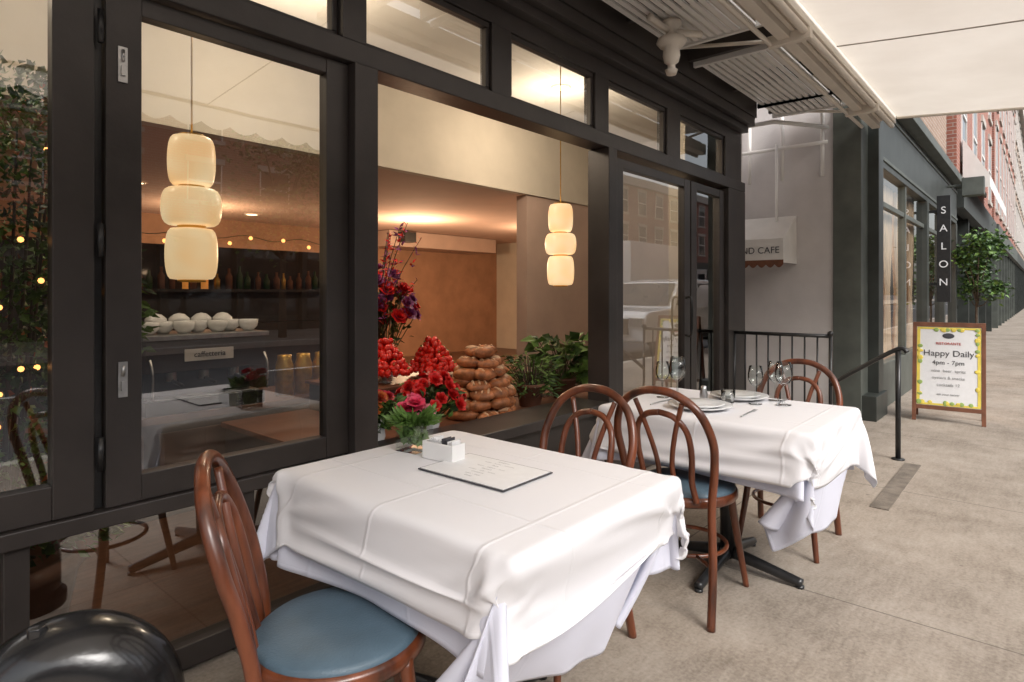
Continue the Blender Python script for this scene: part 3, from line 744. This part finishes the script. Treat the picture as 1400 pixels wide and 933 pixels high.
for i, ch in enumerate("SALON"): text("letter", ch, (11.197, 1.155, 2.48-i*.27), (rad(90), 0, rad(-90)), .15, 'paper', e)
def building(name, x0, x1, y0, y1, h, bm, face, shop='darkgreen', floors=3, gh=3.5):
    e = empty(name); b = MB()
    yf = y0 if face < 0 else y1
    b.box(x0, x1, y0, y1, gh, h, 0); b.box(x0, x1, (y0+.25 if face < 0 else y0), (y1 if face < 0 else y1-.25), 0, gh-.001, 1)
    s = face
    def yb(a, c): a_ = yf+s*a; c_ = yf+s*c; return (min(a_, c_), max(a_, c_))
    b.box(x0-.05, x1+.05, *yb(-.1, .25), h-.4, h+.1, 2); b.box(x0, x1, *yb(-.1, .12), gh-.5, gh+.1, 1)
    nw = max(1, int((x1-x0)/2.2)); dx = (x1-x0)/nw; fh = (h-gh-.6)/floors
    for i in range(nw):
        xc = x0+dx*(i+.5)
        for k in range(floors):
            z = gh+.35+k*fh
            b.box(xc-.6, xc+.6, *yb(-.1, .06), z+.2, z+.32, 2); b.box(xc-.5, xc+.5, *yb(-.12, .008), z+.325, z+fh-.45, 3)
            b.box(xc-.5, xc+.5, *yb(-.1, .03), z+.3+(fh-.75)/2, z+.36+(fh-.75)/2, 4); b.box(xc-.6, xc+.6, *yb(-.1, .05), z+fh-.44, z+fh-.26, 2)
            for q in (-.53, .49): b.box(xc+q, xc+q+.04, *yb(-.1, .025), z+.325, z+fh-.45, 4)
        b.box(xc-dx*.42, xc+dx*.42, *yb(-.3, -.235), .5, gh-.6, 3); b.box(xc+dx*.44, xc+dx*.5, *yb(-.3, 0), 0, gh-.51, 1)
        b.box(xc-dx*.42, xc+dx*.42, *yb(-.3, -.2), .3, .5, 1)
    b.build("walls_and_windows", [bm, shop, 'stone', 'carglass', 'white'], e)
building("brick_building", 15.2, 26, 1.35, 12, 12, 'brick', -1)
building("brick_building", 26.2, 45, 1.3, 12, 15, 'brick', -1, 'greenpaint')
building("brick_building", 45.2, 120, 1.3, 12, 13, 'brick2', -1, 'darkgreen')
e = empty("shop_awning"); b = MB(); b.add([(15.8, 1.3, 4.5), (22.5, 1.3, 4.5), (22.5, .85, 3.7), (15.8, .85, 3.7), (15.8, .85, 3.45), (22.5, .85, 3.45), (15.8, 1.3, 3.45)], [(0, 1, 2, 3), (3, 2, 5, 4), (0, 3, 4, 6)]); b.build("awning_cloth", ['white'], e)
e = empty("box_sign"); b = MB(); b.box(13.4, 13.62, .80, 1.12, 3.0, 3.32, 0); b.box(13.48, 13.54, 1.12, 1.4, 3.18, 3.22, 0); b.build("box", ['greenpaint'], e, bevel=.01)

e = empty("areaway_railing"); b = MB()
b.tube([(5.55, 2.14, .93), (5.55, 1.34, .93)], .016, 0, 8, 1); b.tube([(5.55, 2.14, .15), (5.55, 1.34, .15)], .012, 0, 8, 1)
for i in range(9): y = 1.34+i*.1; b.tube([(5.55, y, 0 if i in (0, 8) else .15), (5.55, y, .93)], .014 if i in (0, 8) else .008, 0, 8, 1)
b.sph((5.55, 1.34, .95), .025)
b.build("rails_and_balusters", ['blackiron'], e)
e = empty("stair_handrail"); b = MB()
b.tube([(5.54, .86, 0), (5.54, .86, .84)], .019, 0, 10, 1)
b.tube([(5.54, .80, .83), (5.54, .86, .855), (5.54, 1.1, .70), (5.54, 1.34, .53)], .017, 0, 10, 4); b.lathe([(.0001, 0), (.045, 0), (.045, .01), (.0001, .012)], (5.54, .86, 0), 0, 16)
b.build("handrail", ['blackiron'], e)
b = MB(); b.box(4.2, 5.45, .70, .80, 0, .006); b.build("cellar_hatch_strip", ['mat'])

e = empty("sidewalk_sign", (7.58, .74, 0), rad(4))
for s in (-1, 1):
    b = MB(); hw = .30
    b.box(-.012, .012, -hw, -hw+.035, 0, 1.0, 0); b.box(-.012, .012, hw-.035, hw, 0, 1.0, 0); b.box(-.012, .012, -hw+.035, hw-.035, .955, 1.0, 0); b.box(-.012, .012, -hw+.035, hw-.035, .12, .16, 0)
    b.box(-.006, .006, -hw+.035, hw-.035, .16, .955, 1)
    x = -.009 if s < 0 else .009
    o = b.build("leaf_board", ['wood2', 'paper'], e, loc=(s*.17, 0, 0), rot=(0, s*rad(-9.5), 0), bevel=.002)
    b = MB(); q = (min(x, x*.7), max(x, x*.7))
    b.box(*q, -.26, .26, .165, .185, 0); b.box(*q, -.26, .26, .93, .95, 0); b.box(*q, -.262, -.235, .186, .929, 0); b.box(*q, .235, .262, .186, .929, 0)
    for k in range(34):
        side = R.choice((0, 1, 2, 3)); u = R.uniform(0, 1)
        y, z = ((-.25+.5*u, .19) if side == 0 else (-.25+.5*u, .925) if side == 1 else (-.235, .2+.7*u) if side == 2 else (.235, .2+.7*u))
        b.sph((x, y, z), (.002, R.uniform(.015, .028), R.uniform(.015, .028)), R.randrange(2), 8, 5)
    b.build("printed_border", ['yellow', 'greenp'], o)
    if s < 0:
        b = MB(); b.sph((-.008, 0, .865), (.002, .05, .028), 0, 16, 8); b.build("printed_emblem", ['ink'], o)
        for body, z, sz, mt in (("RISTORANTE", .775, .035, 'redlamp'), ("Happy Daily", .66, .085, 'ink'), ("4pm - 7pm", .575, .06, 'ink'), ("wine  beer  spritz", .50, .04, 'greyink'), ("oysters & snacks", .43, .04, 'greyink'), ("cocktails 12", .36, .04, 'greyink'), ("ask your server", .27, .03, 'greyink')):
            text("sign_text", body, (-.0085, 0, z), (rad(90), 0, rad(-90)), sz, mt, o)

# ---------------------------------------------------------------- ground, street, far side
b = MB(); b.box(-300, 400, -300, 300, -.6, -.15); b.build("road", ['asphalt'])
b = MB(); b.box(-40, 140, -1.42, 12, -.3, 0); b.build("sidewalk", ['walk'])
b = MB(); b.box(-40, 140, -1.57, -1.422, -.3, .004); b.build("kerb", ['stone'], bevel=.01)
b = MB(); b.box(-40, 140, -18, -11.2, -.3, 0); b.build("sidewalk", ['walk'])
b = MB(); b.box(-40, 140, -11.198, -11.05, -.3, .004); b.build("kerb", ['stone'], bevel=.01)
b = MB()
for i in range(30): b.box(-30+i*5, -28+i*5, -6.36, -6.24, -.146, -.142)
b.build("road_marking", ['line'])
for x0, x1, h, bm in ((-30, -12, 8, 'brick'), (-11.9, 0, 7, 'brick2'), (.1, 14, 8, 'brick'), (14.1, 30, 7, 'brick2'), (30.1, 60, 8.5, 'brick')):
    building("brick_building", x0, x1, -26, -15.5, h, bm, 1, floors=1 if h < 7.5 else 2)
def car(name, x, y):
    e = empty(name, (x, y, -.15)); b = MB(); Wd = .93
    prof = [(-2.3, .42), (-2.35, .75), (-2.3, .98), (-2.15, 1.05), (-1.1, 1.12), (-.45, 1.68), (.3, 1.76), (1.7, 1.74), (2.15, 1.15), (2.3, 1.0), (2.33, .6), (2.28, .38)]
    n = len(prof); vs = []
    for s in (-1, 1):
        for px, pz in prof: vs.append((px, s*Wd*(1 if pz < 1.16 else .80), pz))
    fs = [tuple(range(n))[::-1], tuple(range(n, 2*n))]+[(i, (i+1) % n, n+(i+1) % n, n+i) for i in range(n)]
    b.add(vs, fs, 0); b.build("body", ['carwhite'], e, bevel=.05)
    b = MB()
    for s in (-1, 1):
        for q in (((-.95, 1.17), (-.42, 1.6), (.35, 1.66), (.35, 1.17)), ((.43, 1.17), (.43, 1.66), (1.15, 1.66), (1.15, 1.17)), ((1.22, 1.17), (1.22, 1.65), (1.66, 1.63), (1.98, 1.17))):
            b.add([(p[0], s*(Wd*(1-(p[1]-1.1)/.6*.2)+.016), p[1]) for p in q], [(0, 1, 2, 3)], 0)
    b.add([(-1.09, -.80, 1.17), (-1.09, .80, 1.17), (-.51, .70, 1.66), (-.51, -.70, 1.66)], [(0, 1, 2, 3)], 0)
    b.add([(2.17, -.75, 1.2), (2.17, .75, 1.2), (1.79, .68, 1.68), (1.79, -.68, 1.68)], [(0, 1, 2, 3)], 0)
    b.build("windows", ['carglass'], e)
    b = MB()
    for wx in (-1.45, 1.45):
        for s in (-1, 1):
            b.tube([(wx, s*.74, .35), (wx, s*.945, .35)], .37, 0, 28, 1); b.tube([(wx, s*.9, .35), (wx, s*.955, .35)], .22, 1, 20, 1)
    for s in (-1, 1):
        for xx in (-.98, .39, 1.3): b.box(xx, xx+.012, min(s*.93, s*.934), max(s*.93, s*.934), .5, 1.12, 0)
        b.box(-1.05, 1.1, min(s*.93, s*.945), max(s*.93, s*.945), .42, .5, 0); b.sph((-.8, s*1.0, 1.2), (.08, .1, .07), 0)
    b.box(-2.38, -2.30, -.55, .55, .58, .9, 0); b.box(-2.39, -2.2, -.88, -.6, .75, .92, 1); b.box(-2.39, -2.2, .6, .88, .75, .92, 1); b.box(-2.4, -2.3, -.25, .25, .45, .56, 3)
    b.box(2.28, 2.36, -.88, -.7, .8, 1.05, 2); b.box(2.28, 2.36, .7, .88, .8, 1.05, 2); b.build("wheels_and_lamps", ['rubber', 'steel', 'redlamp', 'paper'], e)
car("parked_suv", 13.4, -2.6); car("parked_suv", 19.8, -2.7)
e = empty("delivery_truck", (23.5, -8.5, -.15)); b = MB()
b.box(-3.2, 2.6, -1.15, 1.15, .8, 3.4, 0); b.box(2.7, 4.3, -1.05, 1.05, .5, 1.5, 0); b.box(2.7, 3.9, -1.03, 1.03, 1.5, 2.5, 0); b.box(3.0, 3.7, -1.045, 1.045, 1.55, 2.3, 1); b.box(3.9, 3.93, -.9, .9, 1.55, 2.4, 1)
b.build("truck_body", ['carwhite', 'carglass'], e, bevel=.03); b = MB()
for wx in (-2, 3.4):
    for s in (-1, 1): b.tube([(wx, s*.75, .45), (wx, s*1.08, .45)], .45, 0, 24, 1)
b.build("wheels", ['rubber'], e)
def tree(x, y, h=6, k_=1.0, n_=330, L=.16):
    e = empty("street_tree", (x, y, 0)); b = MB(); b.tube([(0, 0, 0), (.03, .02, h*.35), (0, 0, h*.7)], [.12*k_, .08*k_, .03*k_], 0, 10)
    cl = []
    for i in range(9):
        a = i*2.4; r = R.uniform(.6, 1.5)*k_; z = h*R.uniform(.5, .95); cl.append((r*math.cos(a), r*math.sin(a), z)); b.tube([(0, 0, h*.38), (r*.5*math.cos(a), r*.5*math.sin(a), z*.8), cl[-1]], [.05*k_, .015*k_], 0, 6, 3)
    b.build("trunk_and_limbs", ['bark'], e); b = MB()
    for c in cl:
        for k in range(n_):
            d = Vector((R.gauss(0, .45), R.gauss(0, .45), R.gauss(0, .38)))*k_; b.leaf(Vector(c)+d, (R.uniform(-1, 1), R.uniform(-1, 1), R.uniform(-.6, .6)), L, L*.32, 0 if R.random() < .6 else 1)
    b.build("crown", ['leafd', 'leafl'], e)
tree(9, -12.2); tree(-2.5, -12.2, 7); tree(1.2, -12, 6.5); tree(20, -12.2, 7)
tree(15.0, 1.0, 2.7, .26, 200, .10)

# ---------------------------------------------------------------- light, world, camera
w = bpy.data.worlds.new("World"); sc.world = w; w.use_nodes = True; t = w.node_tree
bg = t.nodes["Background"]; sk = t.nodes.new("ShaderNodeTexSky"); sk.sky_type = 'NISHITA'; sk.sun_disc = False
EL, AZ = 42, (-.35, -.94)
sk.sun_elevation = rad(EL); sk.sun_rotation = math.atan2(AZ[0], AZ[1]) % (2*math.pi); sk.dust_density = 4; sk.air_density = 1.2
hs = t.nodes.new("ShaderNodeHueSaturation"); hs.inputs["Saturation"].default_value = .3; hs.inputs["Value"].default_value = 1.65
t.links.new(sk.outputs[0], hs.inputs["Color"]); t.links.new(hs.outputs[0], bg.inputs[0]); bg.inputs[1].default_value = .15
sl = bpy.data.lights.new("sun", 'SUN'); sl.energy = 2.4; sl.angle = rad(28); sl.color = (1, .965, .93)
so = bpy.data.objects.new("sun", sl); C.objects.link(so)
dv = Vector((AZ[0]*math.cos(rad(EL)), AZ[1]*math.cos(rad(EL)), math.sin(rad(EL)))); so.rotation_euler = dv.to_track_quat('Z', 'Y').to_euler()
cam = bpy.data.cameras.new("camera"); co = bpy.data.objects.new("camera", cam); C.objects.link(co)
co.location = (0, 0, 1.29); co.rotation_euler = (rad(90), 0, rad(41-90))
cam.sensor_width = 36; cam.lens = 36*839/1400; cam.shift_y = -66/1400; cam.clip_start = .05; cam.clip_end = 600
sc.camera = co
sc.view_settings.view_transform = 'Standard'; sc.view_settings.look = 'None'; sc.view_settings.exposure = 0
sc.frame_set(1)
